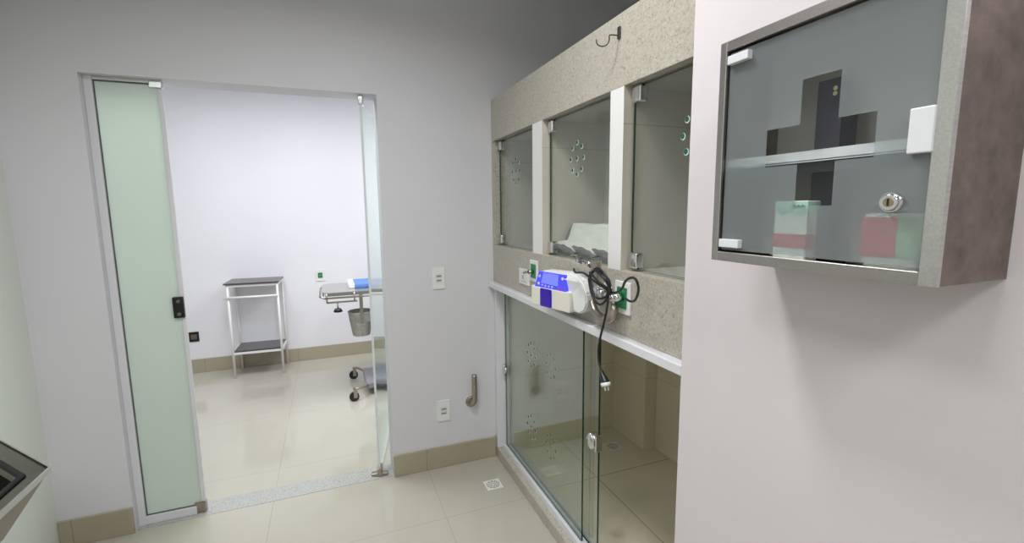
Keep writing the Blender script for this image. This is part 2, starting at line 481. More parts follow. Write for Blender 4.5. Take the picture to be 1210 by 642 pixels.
# hook on the lintel
b = NB()
bx(b, PX - .006, PX, 1.290, 1.304, 2.008, 2.044, bev=.002)
tube(b, [(PX - .004, 1.297, 2.018), (PX - .030, 1.301, 2.018), (PX - .034, 1.303, 2.014), (PX - .033, 1.305, 2.002), (PX - .040, 1.310, 1.990), (PX - .053, 1.317, 1.987), (PX - .064, 1.323, 1.994), (PX - .067, 1.325, 2.008)], .0022, 8, smooth_pts=4)
o = obj('wall_hook', b, mat('dark_hook_metal', (.10, .10, .10), .35, .8)); setprops(o, 'small dark metal hook on the granite lintel above the cabinets', 'hook'); recentre(o, (PX, 1.322, 2.02))

# ------------------------------------------------------------------ wall plates
def plate(name, label, cat, axis, x, y, z, w, h, kind):
    """axis 'x': mounted on the granite looking to -x; 'y': mounted on a wall looking to -y"""
    t = thing(name, label, cat, (x, y, z))
    def B(u0, u1, d0, d1, v0, v1, bev=0):
        bb = NB()
        if axis == 'x': bx(bb, x - d1, x - d0, y - u1, y - u0, z + v0, z + v1, bev=bev)
        else: bx(bb, x + u0, x + u1, y - d1, y - d0, z + v0, z + v1, bev=bev)
        return bb
    dark = kind == 'dark'
    part('cover_plate', B(-w / 2, w / 2, 0, .008, -h / 2, h / 2, .002), M_SHADOWG if dark else M_PLAST, t)
    if kind == 'green':
        part('green_insert', B(-w * .30, w * .32, .008, .012, -h * .33, h * .33, .002), M_GREEN, t, label='dark green socket insert')
    if kind == 'smallgreen':
        part('green_insert', B(-w * .24, w * .24, .008, .012, -h * .22, h * .22, .002), M_GREEN, t, label='dark green socket insert')
        bb = NB(); cyl(bb, (x, y - .011, z), (x, y - .015, z), .012, seg=16)
        part('socket_face', bb, mat('lighter_green', (.10, .28, .16), .4), t)
    if kind == 'socket':
        for s in (-1, 1):
            p_ = part('rocker', B(-w * .22, w * .22, .008, .011, s * h * .10 - h * .07, s * h * .10 + h * .07, .001), mat('off_white_rocker', (.62, .63, .63), .4), t)
            bb = B(-w * .18, w * .18, .011, .0115, s * h * .10 - h * .025, s * h * .10 + h * .015)
            part('slot', bb, M_TRIM, p_)
    if kind == 'dark':
        part('rocker', B(-w * .3, w * .3, .008, .013, -h * .25, h * .25, .002), mat('brown_socket', (.13, .09, .07), .4), t)
    if kind == 'plain':
        part('plug_body', B(-w * .30, w * .30, .008, .012, -h * .3, h * .3, .003), mat('plug_white', (.70, .71, .71), .35), t)
        part('slot', B(-w * .03, w * .03, .012, .0125, -h * .12, h * .12), M_TRIM, t)
    return t

plate('wall_switch', 'white double switch plate on the wall beside the door, the upper of two', 'switch', 'y', .553, DW, 1.115, .070, .122, 'socket')
plate('wall_socket', 'white double socket plate low on the wall beside the pipe elbow', 'socket', 'y', .558, DW, .343, .075, .124, 'socket')
plate('green_socket', 'white plate with green socket on the far wall above the operating table end', 'socket', 'y', -.100, FY, .854, .088, .118, 'smallgreen')
plate('dark_socket', 'small dark brown socket low on the far wall beside the frosted glass', 'socket', 'y', -1.215, FY, .345, .080, .092, 'dark')
plate('wall_socket', 'plain white socket plate on granite at the left of the blue display device', 'socket', 'x', PX, 2.058, 1.164, .118, .076, 'plain')
p1 = plate('gas_outlet', 'white plate with green insert partly behind the blue display device', 'outlet', 'x', PX, 1.943, 1.206, .084, .098, 'green')
p2 = plate('gas_outlet', 'white plate with green insert right of the black cable coil', 'outlet', 'x', PX, 1.245, 1.203, .083, .105, 'green')
b = NB(); cyl(b, (PX - .010, 1.943, 1.203), (PX - .034, 1.943, 1.203), .010, seg=16); cyl(b, (PX - .034, 1.943, 1.203), (PX - .052, 1.943, 1.203), .006, seg=14); sphere(b, (PX - .053, 1.943, 1.203), .008)
part('metal_nozzle', b, M_BRONZE, p1)

# pipe elbow on door wall
t = thing('pipe_elbow', 'bronze-coloured metal pipe elbow rising from a round wall flange', 'pipe', (.722, DW, .37))
b = NB(); cyl(b, (.722, DW, .370), (.722, DW - .010, .370), .032, .029, seg=28)
part('flange', b, M_BRONZE, t)
b = NB(); tube(b, [(.722, DW - .008, .370), (.724, DW - .028, .371), (.728, DW - .040, .378), (.732, DW - .045, .40), (.733, DW - .045, .47), (.733, DW - .045, .545)], .0155, 18, smooth_pts=5)
part('pipe', b, M_BRONZE, t)

# ------------------------------------------------------------------ floor drains
def drain(label, x, y, z, s=.092):
    t = thing('floor_drain', label, 'drain', (x, y, z))
    b = NB(); bx(b, x - s / 2, x + s / 2, y - s / 2, y + s / 2, z, z + .002, bev=.0008, seg=1)
    fr = part('frame', b, mat('drain_steel', (.78, .77, .70), .35), t)
    b = NB()
    for r in (.034, .024, .013):
        for k in range(10):
            a0, a1 = 2 * PI * k / 10, 2 * PI * (k + .72) / 10
            P = [(x + q * math.cos(a), y + q * math.sin(a)) for q, a in ((r, a0), (r, (a0 + a1) / 2), (r, a1), (r - .0032, a1), (r - .0032, (a0 + a1) / 2), (r - .0032, a0))]
            prism(b, P, 2, z + .0018, z + .0026)
    part('grille_slots', b, M_SHADOWG, t)
drain('square metal floor drain with round grille on the open floor', .756, 2.245, 0, .090)
drain('square metal floor drain inside the cage near its corner', 1.556, 2.298, .030, .095)

# ------------------------------------------------------------------ infusion pump device with blue display
a = Vector((.748, 1.699, 0)); e = Vector((.802, 1.481, 0)); uu = (e - a).normalized(); nn = Vector((uu.y, -uu.x, 0))
if nn.x > 0: nn = -nn
wd = (e - a).length; zb = 1.108
def PM(u, d, v):      # u along face 0..wd, d depth behind the face, v height
    p = a + uu * u - nn * d; return Vector((p.x, p.y, zb + v))
def pbox(b, u0, u1, d0, d1, v0, v1, mi=0, bev=0, top=None):
    n0 = len(b.verts); fs = bx(b, u0, u1, d0, d1, v0, v1, mi, bev)
    b.verts.ensure_lookup_table()
    return fs
def pobj(name, b, m, root, smooth=False, label=None):
    for v in b.verts: v.co = PM(*v.co)
    return part(name, b, m, root, smooth, label)
pump = thing('infusion_pump', 'white device with bright blue display hung on the granite band', 'medical device', (.83, 1.6, 1.108))
b = NB(); bx(b, 0, wd, 0, .070, 0, .078, bev=.005, seg=3)
pobj('lower_housing', b, M_CREAM, pump)
# arched upper hood, profile in (u,v) extruded in depth, running on beyond the right end
b = NB()
prof = [(.004, .078), (.012, .105), (.028, .132), (.060, .143), (.20, .147), (.25, .143), (.290, .124), (.315, .085), (.320, .050), (.305, .022), (.275, .006), (wd + .004, .004), (wd + .004, .078)]
vsA = [b.verts.new((p[0], .018, p[1])) for p in prof]; vsB = [b.verts.new((p[0], .055 if p[0] > .3 else .066, p[1])) for p in prof]
for i in range(len(prof)):
    j = (i + 1) % len(prof); b.faces.new((vsA[i], vsA[j], vsB[j], vsB[i]))
b.faces.new(vsA[::-1]); b.faces.new(vsB)
bmesh.ops.bevel(b, geom=list(b.edges), offset=.006, segments=2, affect='EDGES')
# keep the tail in front of the wall face
for v in b.verts:
    if v.co.x > wd: v.co.y -= (v.co.x - wd) * .235
pobj('hood', b, M_PLAST, pump, smooth=False)
b = NB()
face = [(.022, .001, .074), (.206, .001, .072), (.200, .012, .138), (.036, .012, .136)]
va = [b.verts.new(p) for p in face]; vb = [b.verts.new((p[0], p[1] + .012, p[2])) for p in face]
b.faces.new(va)
for i in range(4): b.faces.new((va[i], vb[i], vb[(i + 1) % 4], va[(i + 1) % 4]))
dp = pobj('display_panel', b, M_BLUE, pump, label='deep blue control panel')
b = NB(); va = [b.verts.new(p) for p in ((.062, .0030, .094), (.160, .0030, .092), (.156, .0095, .134), (.068, .0095, .134))]; va2 = [b.verts.new((v.co.x, v.co.y - .001, v.co.z)) for v in va]
b.faces.new(va2)
for i in range(4): b.faces.new((va[i], va2[i], va2[(i + 1) % 4], va[(i + 1) % 4]))
pobj('screen', b, M_BLUEL, dp, label='light blue glowing screen')
for k, (u, v, m) in enumerate([(.045, .090, M_PLAST), (.046, .118, M_SILVER), (.180, .122, M_PLAST), (.184, .086, M_BTN), (.166, .085, M_BTN), (.148, .0845, M_GREEN), (.128, .0845, M_SILVER), (.108, .0845, M_SILVER), (.088, .0845, M_SILVER), (.068, .086, M_SILVER)]):
    b = NB(); dd = .001 + (v - .074) * .17
    cyl(b, (u, dd + .002, v), (u, dd - .002, v), .0055 if k in (0, 1, 2, 3) else .004, seg=14)
    pobj('button', b, m, dp)
b = NB(); bx(b, .060, .128, -.003, .004, .003, .074, bev=.006)
pobj('syringe_window', b, M_BLUED, pump, label='dark violet blue lower window')
b = NB(); cyl(b, (wd - .002, .030, .022), (wd + .0055, .030, .022), .0045, seg=14)
pobj('vent_hole', b, M_BLACK, pump)
b = NB(); bx(b, .02, .20, .070, .078, .02, .12, bev=.002)
pobj('back_plate', b, M_STEELL, pump)
# bracket that carries it: steel pole stub + bent tube
t = thing('pole_bracket', 'brown-grey steel clamp bracket wrapped by the black cable beside the display device', 'bracket', (PX, 1.33, 1.2))
b = NB(); bx(b, .822, .842, 1.325, 1.368, 1.238, 1.318, bev=.005)
part('clamp_block', b, M_BRONZE, t)
b = NB(); cyl(b, (PX, 1.335, 1.215), (.822, 1.338, 1.215), .012, seg=18); cyl(b, (PX, 1.335, 1.215), (PX - .006, 1.335, 1.215), .028, seg=24); cyl(b, (.832, 1.338, 1.24), (.832, 1.337, 1.205), .009, seg=14)
part('mounting_stub', b, M_CHROME, t)
b = NB(); tube(b, [(.835, 1.375, 1.170), (.832, 1.355, 1.143), (.832, 1.325, 1.128), (.838, 1.295, 1.122), (.845, 1.270, 1.132), (.852, 1.268, 1.16), (.860, 1.280, 1.185)], lambda s: .016 - .004 * abs(s - .5), 14, smooth_pts=5); cyl(b, (.856, 1.28, 1.18), (PX, 1.28, 1.18), .010)
part('bent_tube', b, M_BRONZE, t)
b = NB(); cyl(b, (.832, 1.34, 1.300), (.826, 1.44, 1.306), .0075, seg=14); cyl(b, (.826, 1.44, 1.306), (.825, 1.455, 1.302), .012, seg=14); cyl(b, (.829, 1.375, 1.297), (.829, 1.40, 1.300), .011, seg=14); tube(b, [(.826, 1.45, 1.305), (.84, 1.50, 1.318), (.85, 1.56, 1.312)], .0018, 8, smooth_pts=3)
part('clamp_screw', b, M_CHROME, t)
# hose fitting in the right outlet
t = thing('hose_fitting', 'short chrome hose fitting plugged into the green insert right of the cable coil', 'fitting', (PX - .012, 1.24, 1.2))
b = NB(); cyl(b, (PX - .012, 1.240, 1.206), (PX - .045, 1.240, 1.206), .013, seg=18); sphere(b, (PX - .048, 1.24, 1.206), .013)
part('nozzle', b, M_CHROME, t)
b = NB(); cyl(b, (PX - .046, 1.245, 1.206), (PX - .048, 1.292, 1.212), .009, seg=14); cyl(b, (PX - .048, 1.29, 1.211), (PX - .050, 1.318, 1.214), .012, seg=14)
part('elbow', b, M_CHROME, t)
# coiled cable
t = thing('power_cable', 'black power cable coiled over the bracket with its plug hanging down', 'cable', (.80, 1.33, 1.2))
b = NB()
CR = .0038
LP = [
 [(0.800, 1.216, 1.232), (0.795, 1.227, 1.204), (0.790, 1.257, 1.185), (0.785, 1.291, 1.207), (0.785, 1.313, 1.259), (0.785, 1.293, 1.287), (0.785, 1.252, 1.292), (0.785, 1.204, 1.277), (0.790, 1.197, 1.254), (0.800, 1.216, 1.229)],
 [(0.800, 1.216, 1.229), (0.790, 1.229, 1.212), (0.782, 1.260, 1.207), (0.780, 1.288, 1.236), (0.780, 1.294, 1.273), (0.780, 1.259, 1.302), (0.780, 1.215, 1.291), (0.785, 1.194, 1.260), (0.800, 1.216, 1.232)],
 [(0.800, 1.442, 1.277), (0.790, 1.412, 1.269), (0.785, 1.346, 1.275), (0.780, 1.284, 1.261), (0.785, 1.231, 1.247), (0.800, 1.216, 1.232)],
 [(0.780, 1.300, 1.284), (0.778, 1.250, 1.263), (0.785, 1.222, 1.251), (0.800, 1.216, 1.235)],
 [(0.775, 1.266, 1.299), (0.775, 1.216, 1.279), (0.785, 1.203, 1.259), (0.800, 1.216, 1.235)],
 [(0.800, 1.216, 1.229), (0.805, 1.187, 1.234), (0.800, 1.149, 1.253), (0.790, 1.123, 1.275), (0.785, 1.096, 1.291), (0.785, 1.069, 1.295), (0.790, 1.060, 1.277), (0.800, 1.072, 1.253), (0.810, 1.100, 1.225), (0.820, 1.138, 1.215), (0.830, 1.178, 1.217)],
 [(0.800, 1.221, 1.234), (0.795, 1.217, 1.192), (0.790, 1.226, 1.137), (0.790, 1.249, 1.076), (0.790, 1.258, 1.031), (0.790, 1.252, 0.991), (0.790, 1.236, 0.965)]]
for P in LP: tube(b, P, CR, 8, smooth_pts=5)
part('cord', b, M_BLACK, t)
b = NB(); cyl(b, (.800, 1.216, 1.243), (.800, 1.218, 1.222), .0085, seg=14)
part('tie', b, M_BLACK, t)
b = NB(); tube(b, [(.79, 1.240, .972), (.79, 1.232, .960), (.79, 1.222, .950), (.79, 1.214, .940)], lambda s: .006 + .009 * s, 14, smooth_pts=3)
pl = part('plug', b, M_BLACK, t)
b = NB(); cyl(b, (.79, 1.214, .941), (.79, 1.209, .930), .0165, .015, seg=18)
for q in (-1, 1): cyl(b, (.79 + .006 * q, 1.209, .931), (.79 + .006 * q, 1.203, .918), .0022, seg=10)
part('plug_face', b, M_PLAST, pl, label='white plug face with pins')

# ------------------------------------------------------------------ quilted pads in the middle cabinet
def pad(b, cx, cy, cz, lx, ly, th, tilt, yaw, roll=0, puff=.35, scal=0):
    nx, ny = 14, 26
    T = Matrix.Translation((cx, cy, cz)) @ Matrix.Rotation(yaw, 4, 'Z') @ Matrix.Rotation(tilt, 4, 'Y') @ Matrix.Rotation(roll, 4, 'X')
    top, bot = [], []
    for i in range(nx + 1):
        rt, rb = [], []
        for j in range(ny + 1):
            u, v = i / nx * 2 - 1, j / ny * 2 - 1
            ed = (1 - abs(u) ** 6) * (1 - abs(v) ** 6)
            q = .80 + .20 * math.cos(v * PI * 3) * math.cos(u * PI * 2)
            h = th / 2 * (.25 + .75 * ed ** .5 * q)
            x = u * lx / 2 * (1 + .02 * math.cos(v * PI * 3)); y = v * ly / 2
            rt.append(b.verts.new(T @ Vector((x, y, h)))); rb.append(b.verts.new(T @ Vector((x, y, -h))))
        top.append(rt); bot.append(rb)
    for i in range(nx):
        for j in range(ny):
            for G, o in ((top, 0), (bot, 1)):
                q = (G[i][j], G[i + 1][j], G[i + 1][j + 1], G[i][j + 1])
                f = b.faces.new(q if not o else q[::-1]); f.smooth = True
    def rim(A, B):
        for k in range(len(A) - 1):
            f = b.faces.new((A[k], A[k + 1], B[k + 1], B[k])); f.material_index = 1
    rim([r[0] for r in top], [r[0] for r in bot]); rim([r[-1] for r in top], [r[-1] for r in bot]); rim(top[0], bot[0]); rim(top[-1], bot[-1])
    return T, lx, ly

def make_pad(label, args, edge='front', group='white pads in the middle cabinet'):
    b = NB(); T, lx, ly = pad(b, *args)
    o = thing('quilted_pad', label, 'pad', args[:3], group)
    part('cushion', b, [M_FABRIC, M_TRIM], o)
    b = NB()
    x0 = -lx / 2
    if edge == 'front': P = [T @ Vector((x0 - .002, v * ly / 2, .002 * math.sin(v * 9))) for v in [k / 12 * 2 - 1 for k in range(13)]]
    else: P = [T @ Vector((u * lx / 2, ly / 2 + .002, 0)) for u in [k / 12 * 2 - 1 for k in range(13)]]
    tube(b, P, lambda s: .004 + .010 * math.sin(PI * min(1, max(0, s))) , 10, smooth_pts=2)
    part('edging', b, M_TRIM, o, label='dark grey edging')
    return o
make_pad('white quilted pad standing against the back of the middle upper cabinet, behind the flat ones', (1.022, 1.605, 1.368, .120, .465, .046, math.radians(-68), math.radians(6)), 'side', None)
b = None
for k, (cy, tilt, lab) in enumerate([(1.768, -9, 'left of the row of folded white pads with grey front edges in the middle cabinet'),
                                (1.612, -9, 'middle of the row of folded white pads with grey front edges in the middle cabinet'),
                                (1.455, -9, 'right of the row of folded white pads with grey front edges in the middle cabinet')]):
    make_pad(lab, (.972, cy, 1.324, .068, .170, .040, math.radians(-8), 0, math.radians(-tilt)), 'front', 'folded white pads in the middle cabinet')

# ------------------------------------------------------------------ first aid cabinet on right wall
CX = .685; k_ = CX / .875
cy0, cy1 = .332, .690; cz0, cz1 = 1.390, 1.781
cab = thing('first_aid_cabinet', 'brushed steel first aid cabinet with frosted glass door and clear cross on the right wall', 'cabinet', (XW, .51, cz0))
rim = .0165
b = NB()
bx(b, CX, XW - .0005, cy0, cy0 + .0016, cz0, cz1); bx(b, CX, XW - .0005, cy1 - .0016, cy1, cz0, cz1)
bx(b, CX, XW - .0005, cy0 + .0016, cy1 - .0016, cz0, cz0 + .0016); bx(b, CX, XW - .0005, cy0 + .0016, cy1 - .0016, cz1 - .0016, cz1)
part('case', b, M_STEELD, cab)
b = NB(); bx(b, XW - .004, XW - .0005, cy0 + .0016, cy1 - .0016, cz0 + .0016, cz1 - .0016); part('back_panel', b, mat('grey_inner_panel', (.50, .45, .43), .5, .1), cab)
b = NB()
e_ = .0006; fx0, fx1 = CX - .003, CX + .0055
bx(b, fx0, fx1, cy1 - rim * .85, cy1 + e_, cz0 - e_, cz1 + e_, bev=.001, seg=1)
bx(b, fx0 + .0003, fx1, cy0 + rim + .003, cy1 - rim * .85, cz0 - e_, cz0 + rim, bev=.0008, seg=1); bx(b, fx0 + .0003, fx1, cy0 + rim + .003, cy1 - rim * .85, cz1 - rim, cz1 + e_, bev=.0008, seg=1)
part('front_frame', b, M_STEELW, cab, label='brushed steel front frame')
b = NB(); bx(b, fx0, fx1, cy0 - e_, cy0 + rim + .003, cz0 - e_, cz1 + e_, bev=.001, seg=1)  # same steel as the frame, its brighter reflection put into the colour
part('frame_stile', b, M_STEELL, cab, label='steel upright on the lock side, coloured lighter for its reflection')
# frosted door with a clear cross: built as a sheet with a cross-shaped clear area
gy0, gy1, gz0, gz1 = cy0 + rim + .005, cy1 - rim * .85 - .003, cz0 + rim + .004, cz1 - rim - .004
def ky(y): return y * k_
def kz(z): return 1.49 + (z - 1.49) * k_
cyA, cyB, cyC, cyD = ky(.751), ky(.677), ky(.602), ky(.536)   # cross limits, far to near
czA, czB, czC, czD = kz(1.734), kz(1.649), kz(1.572), kz(1.490)
ys = [gy0, cyD, cyC, cyB, cyA, gy1]; zs = [gz0, czD, czC, czB, czA, gz1]
xg = CX + .004
def inside(i, j):     # i: y band, j: z band
    return (i == 2 and 1 <= j <= 3) or (j == 2 and 1 <= i <= 3)
bf, bc = NB(), NB()
for i in range(5):
    for j in range(5):
        bb = bc if inside(i, j) else bf
        vs = [bb.verts.new(p) for p in ((xg, ys[i], zs[j]), (xg, ys[i + 1], zs[j]), (xg, ys[i + 1], zs[j + 1]), (xg, ys[i], zs[j + 1]))]
        bb.faces.new(vs)
for bb in (bf, bc): bmesh.ops.remove_doubles(bb, verts=bb.verts, dist=1e-5)
M_GLASSC = glass('clear_cross_glass', (.92, .95, .94), .04)
gd = part('glass_door', bf, M_FROSTC, cab, label='frosted glass door')
part('clear_cross', bc, M_GLASSC, gd, label='clear cross-shaped area of the door glass')
for z, in ((gz1 - .014,), (gz0 + .012,)):
    b = NB(); bx(b, CX - .006, xg + .003, gy1 - .046, gy1 - .002, z - .007, z + .008, bev=.0012)
    part('hinge_clip', b, M_ALU, gd, label='white metal hinge clip')
b = NB(); bx(b, CX - .007, xg + .002, ky(.446), ky(.480), kz(1.570), kz(1.640), bev=.0015)
part('catch_plate', b, M_ALU, gd, label='pale rectangular catch plate')
b = NB(); kc = (xg, ky(.497), kz(1.494))
cyl(b, (kc[0] + .012, kc[1], kc[2]), (kc[0] - .010, kc[1], kc[2]), .0125, seg=28); cyl(b, (kc[0] - .010, kc[1], kc[2]), (kc[0] - .013, kc[1], kc[2]), .0115, .0095, seg=28)
lkc = part('cam_lock', b, M_CHROME, gd)
b = NB(); cyl(b, (kc[0] - .0125, kc[1], kc[2]), (kc[0] - .0138, kc[1], kc[2]), .0062, seg=20)
part('key_plug', b, mat('brass', (.45, .36, .22), .3, 1), lkc)
b = NB(); bx(b, kc[0] - .0146, kc[0] - .0136, kc[1] - .0011, kc[1] + .0011, kc[2] - .0045, kc[2] + .0045)
part('keyhole', b, M_BLACK, lkc)
b = NB(); zs_ = 1.560
bx(b, CX + .026, XW - .004, cy0 + .002, cy1 - .002, zs_, zs_ + .0015); bx(b, CX + .026, CX + .0275, cy0 + .002, cy1 - .002, zs_ - .0015, zs_ + .016)
shf = part('shelf', b, M_ALU, cab)
b = NB(); bx(b, CX + .034, CX + .040, cy0 + .003, cy1 - .003, zs_ - .018, zs_ - .0005)  # dark strip added under the shelf in place of its shadow
part('shelf_shadow_strip', b, mat('shelf_shadow', (.03, .027, .04), .5), shf)
# plain dark boxes filling the dark area behind the clear cross
for y0_, y1_, z0_, z1_, lb in ((ky(.620) + .03, ky(.645) + .052, 1.5617, 1.690, 'dark navy box with small gold mark standing on the steel cabinet shelf'), (ky(.620) + .03, ky(.645) + .052, cz0 + .003, 1.545, 'dark navy box standing on the floor of the steel cabinet below its shelf')):
    t = thing('dark_box', lb, 'pack', (CX + .09, y0_, z0_))
    b = NB(); bx(b, CX + .075, CX + .115, y0_, y1_, z0_, z1_, bev=.001); part('carton', b, mat('dark_navy', (.045, .035, .06), .5), t)
    if z1_ > 1.6:
        b = NB()
        for q in range(2): cyl(b, (CX + .0745, y0_ + .012, z1_ - .016 - q * .008), (CX + .0738, y0_ + .012, z1_ - .016 - q * .008), .0035, seg=14)
        part('gold_mark', b, mat('gold_print', (.6, .5, .25), .4), t)
# boxes inside
def carton(name, label, x0, x1, y0, y1, z0, z1, bands, cat='box'):
    t = thing(name, label, cat, ((x0 + x1) / 2, (y0 + y1) / 2, z0))
    b = NB(); bx(b, x0, x1, y0, y1, z0, z1, bev=.0008, seg=1)
    part('carton', b, M_CARD, t)
    for m, a0, a1, nm in bands:
        b = NB(); h = z1 - z0
        bx(b, x0 - .0004, x1 + .0004, y0 - .0004, y1 + .0004, z0 + a0 * h, z0 + a1 * h)
        part(nm, b, m, t)
    return t
c1 = carton('medicine_carton', 'white carton with mint top and one red stripe, left in the steel cabinet', CX + .0062, CX + .034, ky(.650), ky(.722), cz0 + .003, kz(1.500), [(M_MINT, .80, .985, 'mint_band'), (M_RED, .28, .50, 'red_stripe')])
b = NB()
for q in range(7):
    y_ = ky(.683) - q * .0035
    bx(b, CX + .0050, CX + .0060, y_ - .0012, y_ + .0012, kz(1.500) - .0105, kz(1.500) - .0075 + (.0012 if q % 2 else 0))
part('print_line', b, M_INK, c1)
t = thing('medicine_box', 'red and pale green pack seen blurred behind the cabinet door lock', 'pack', (CX + .06, ky(.50), cz0 + .003))
b = NB(); bx(b, CX + .030, CX + .065, ky(.470), ky(.560), cz0 + .003, kz(1.475), bev=.004)
part('body', b, M_CARD, t)
b = NB(); bx(b, CX + .028, CX + .066, ky(.505), ky(.562), cz0 + .028, kz(1.468), bev=.001)
part('red_label', b, mat('red_label_print', (.66, .05, .08), .5), t)
b = NB(); bx(b, CX + .028, CX + .066, ky(.466), ky(.504), cz0 + .028, kz(1.468), bev=.001)
part('green_label', b, mat('green_label_print', (.45, .62, .42), .5), t)

# ------------------------------------------------------------------ stainless tub at the lower left
tub = thing('steel_tub_table', 'stainless steel tub table with chamfered corner at the left edge of the photo', 'table', (-.9, 1.0, 0))
zr = .90
out = [(-.645, .30), (-.640, 1.355), (-.905, 1.655), (-1.185, 1.655), (-1.185, .30)]
cxx, cyy = -.91, .98
def inset(poly, d):
    n = len(poly); res = []
    for i in range(n):
        p0, p1, p2 = Vector(poly[i - 1]), Vector(poly[i]), Vector(poly[(i + 1) % n])
        e1, e2 = (p1 - p0).normalized(), (p2 - p1).normalized()
        n1, n2 = Vector((-e1.y, e1.x)), Vector((-e2.y, e2.x))
        k = (n1 + n2) / (1 + n1.dot(n2))
        res.append(tuple(p1 + k * d))
    return res
def loft(b, rings, mi=0, cap0=False, cap1=False):
    R_ = [[b.verts.new((x, y, z)) for x, y in poly] for poly, z in rings]
    for A, B in zip(R_, R_[1:]):
        for i in range(len(A)):
            f = b.faces.new((A[i], A[(i + 1) % len(A)], B[(i + 1) % len(A)], B[i])); f.material_index = mi
    if cap0: b.faces.new(R_[0][::-1]).material_index = mi
    if cap1: b.faces.new(R_[-1]).material_index = mi
sgn = 1 if (out[1][0] - out[0][0]) * (out[2][1] - out[1][1]) - (out[1][1] - out[0][1]) * (out[2][0] - out[1][0]) > 0 else -1
i1, i2, i3 = inset(out, sgn * .004), inset(out, sgn * .045), inset(out, sgn * .055)
b = NB(); loft(b, [(inset(out, sgn * .002), zr - .014), (out, zr - .012), (out, zr), (i1, zr + .001)])
part('rim', b, M_STEELL, tub)
b = NB(); loft(b, [(i1, zr + .001), (inset(out, sgn * .006), zr - .004), (i2, zr - .006), (i3, zr - .02), (inset(out, sgn * .10), zr - .12)], cap1=True)
part('basin', b, M_TUBI, tub)
b = NB(); loft(b, [(inset(out, sgn * .038), zr - .0045), (inset(out, sgn * .040), zr - .0005), (inset(out, sgn * .049), zr - .0005), (inset(out, sgn * .053), zr - .0045)])
part('gasket', b, M_SHADOWG, tub)
b = NB(); loft(b, [(inset(out, sgn * .006), zr - .013), (inset(out, sgn * .085), zr - .14)], cap1=True)
part('tapered_body', b, M_TUBB, tub)
for lx, ly in ((-.76, .42), (-.76, 1.26), (-1.10, .42), (-1.10, 1.50)):
    b = NB(); cyl(b, (lx, ly, 0), (lx, ly, zr - .135), .019, seg=18); cyl(b, (lx, ly, 0), (lx, ly, .02), .024, seg=18)
    part('leg', b, M_STEEL, tub)

# ------------------------------------------------------------------ side trolley in next room
tr = thing('side_table', 'white tube side table with black top and lower shelf against the far wall', 'table', (-.65, 4.83, 0))
ca, sa = math.cos(math.radians(-3)), math.sin(math.radians(-3))
def TT(x, y, z): return Vector((-.650 + x * ca - y * sa, 4.815 + x * sa + y * ca, z))
def tobj(name, b, m, label=None):
    for v in b.verts: v.co = TT(*v.co)
    return part(name, b, m, tr, label=label)
hw, hd = .198, .145
b = NB(); bx(b, -.226, .215, -.165, .160, .853, .868, bev=.003); tobj('top', b, M_BLACKM, 'black laminate top')
b = NB(); bx(b, -hw + .008, hw - .008, -hd + .002, hd - .002, .235, .252, bev=.002); tobj('shelf', b, M_BLACKM, 'black laminate lower shelf')
for sx in (-1, 1):
    for sy in (-1, 1):
        b = NB(); cyl(b, (sx * hw, sy * hd, .0), (sx * hw, sy * hd, .853), .0105, seg=14); tobj('leg', b, M_WHITE)
for z, nm in ((.842, 'top_frame'), (.228, 'shelf_frame')):
    b = NB()
    for sy in (-1, 1): bx(b, -hw, hw, sy * hd - .008, sy * hd + .008, z - .010, z + .008)
    for sx in (-1, 1): bx(b, sx * hw - .008, sx * hw + .008, -hd, hd, z - .010, z + .008)
    tobj(nm, b, M_WHITE)
b = NB(); cyl(b, (-hw - .035, -hd - .012, .738), (hw + .002, -hd - .012, .738), .0105, seg=14); cyl(b, (-hw, -hd, .738), (-hw, -hd - .012, .738), .008); cyl(b, (hw - .004, -hd, .738), (hw - .004, -hd - .012, .738), .008)
tobj('towel_bar', b, M_WHITE)

# ------------------------------------------------------------------ operating table in next room
ot = thing('operating_table', 'stainless operating table on castors partly hidden by the glass door', 'table', (.6, 4.0, 0))
b = NB()
pl_ = [(-.060, 3.80), (-.075, 3.86), (-.075, 4.20), (-.060, 4.26), (-.03, 4.28), (1.35, 4.28), (1.35, 3.78), (-.03, 3.78)]
prism(b, pl_, 2, .862, .868)
part('tabletop', b, M_STEELL, ot)
b = NB()
bx(b, -.05, 1.33, 3.785, 3.797, .838, .862); bx(b, -.05, 1.33, 4.263, 4.275, .838, .862); bx(b, -.07, -.058, 3.82, 4.24, .838, .862)
part('edge_channel', b, M_STEEL, ot)
b = NB()
cyl(b, (-.055, 3.765, .828), (1.30, 3.765, .828), .007, seg=12); cyl(b, (-.055, 4.295, .828), (1.30, 4.295, .828), .007, seg=12)
tube(b, [(-.055, 3.765, .828), (-.088, 3.80, .838), (-.090, 4.03, .842), (-.088, 4.26, .838), (-.055, 4.295, .828)], .007, 10)
bx(b, -.045, .18, 3.77, 3.782, .786, .798); cyl(b, (-.04, 3.776, .79), (-.04, 3.776, .862), .006, seg=10); cyl(b, (.16, 3.776, .79), (.16, 3.776, .862), .006, seg=10)
part('side_rail', b, M_BRONZE, ot)
b = NB(); cyl(b, (.035, 3.776, .79), (.035, 3.776, .735), .006, seg=12); part('clamp_screw', b, M_BRONZE, ot)
b = NB(); cyl(b, (.035, 3.776, .742), (.035, 3.776, .722), .022, .034, seg=20); cyl(b, (.035, 3.776, .722), (.035, 3.776, .716), .034, .030, seg=20)
part('clamp_knob', b, M_BLACK, ot, label='black clamp knob')
b = NB(); bx(b, .40, .50, 3.95, 4.05, .09, .84, bev=.01); part('column', b, M_STEELL, ot)
b = NB(); bx(b, .215, .95, 3.80, 4.20, .055, .105, bev=.01); part('base', b, M_GREYP, ot)
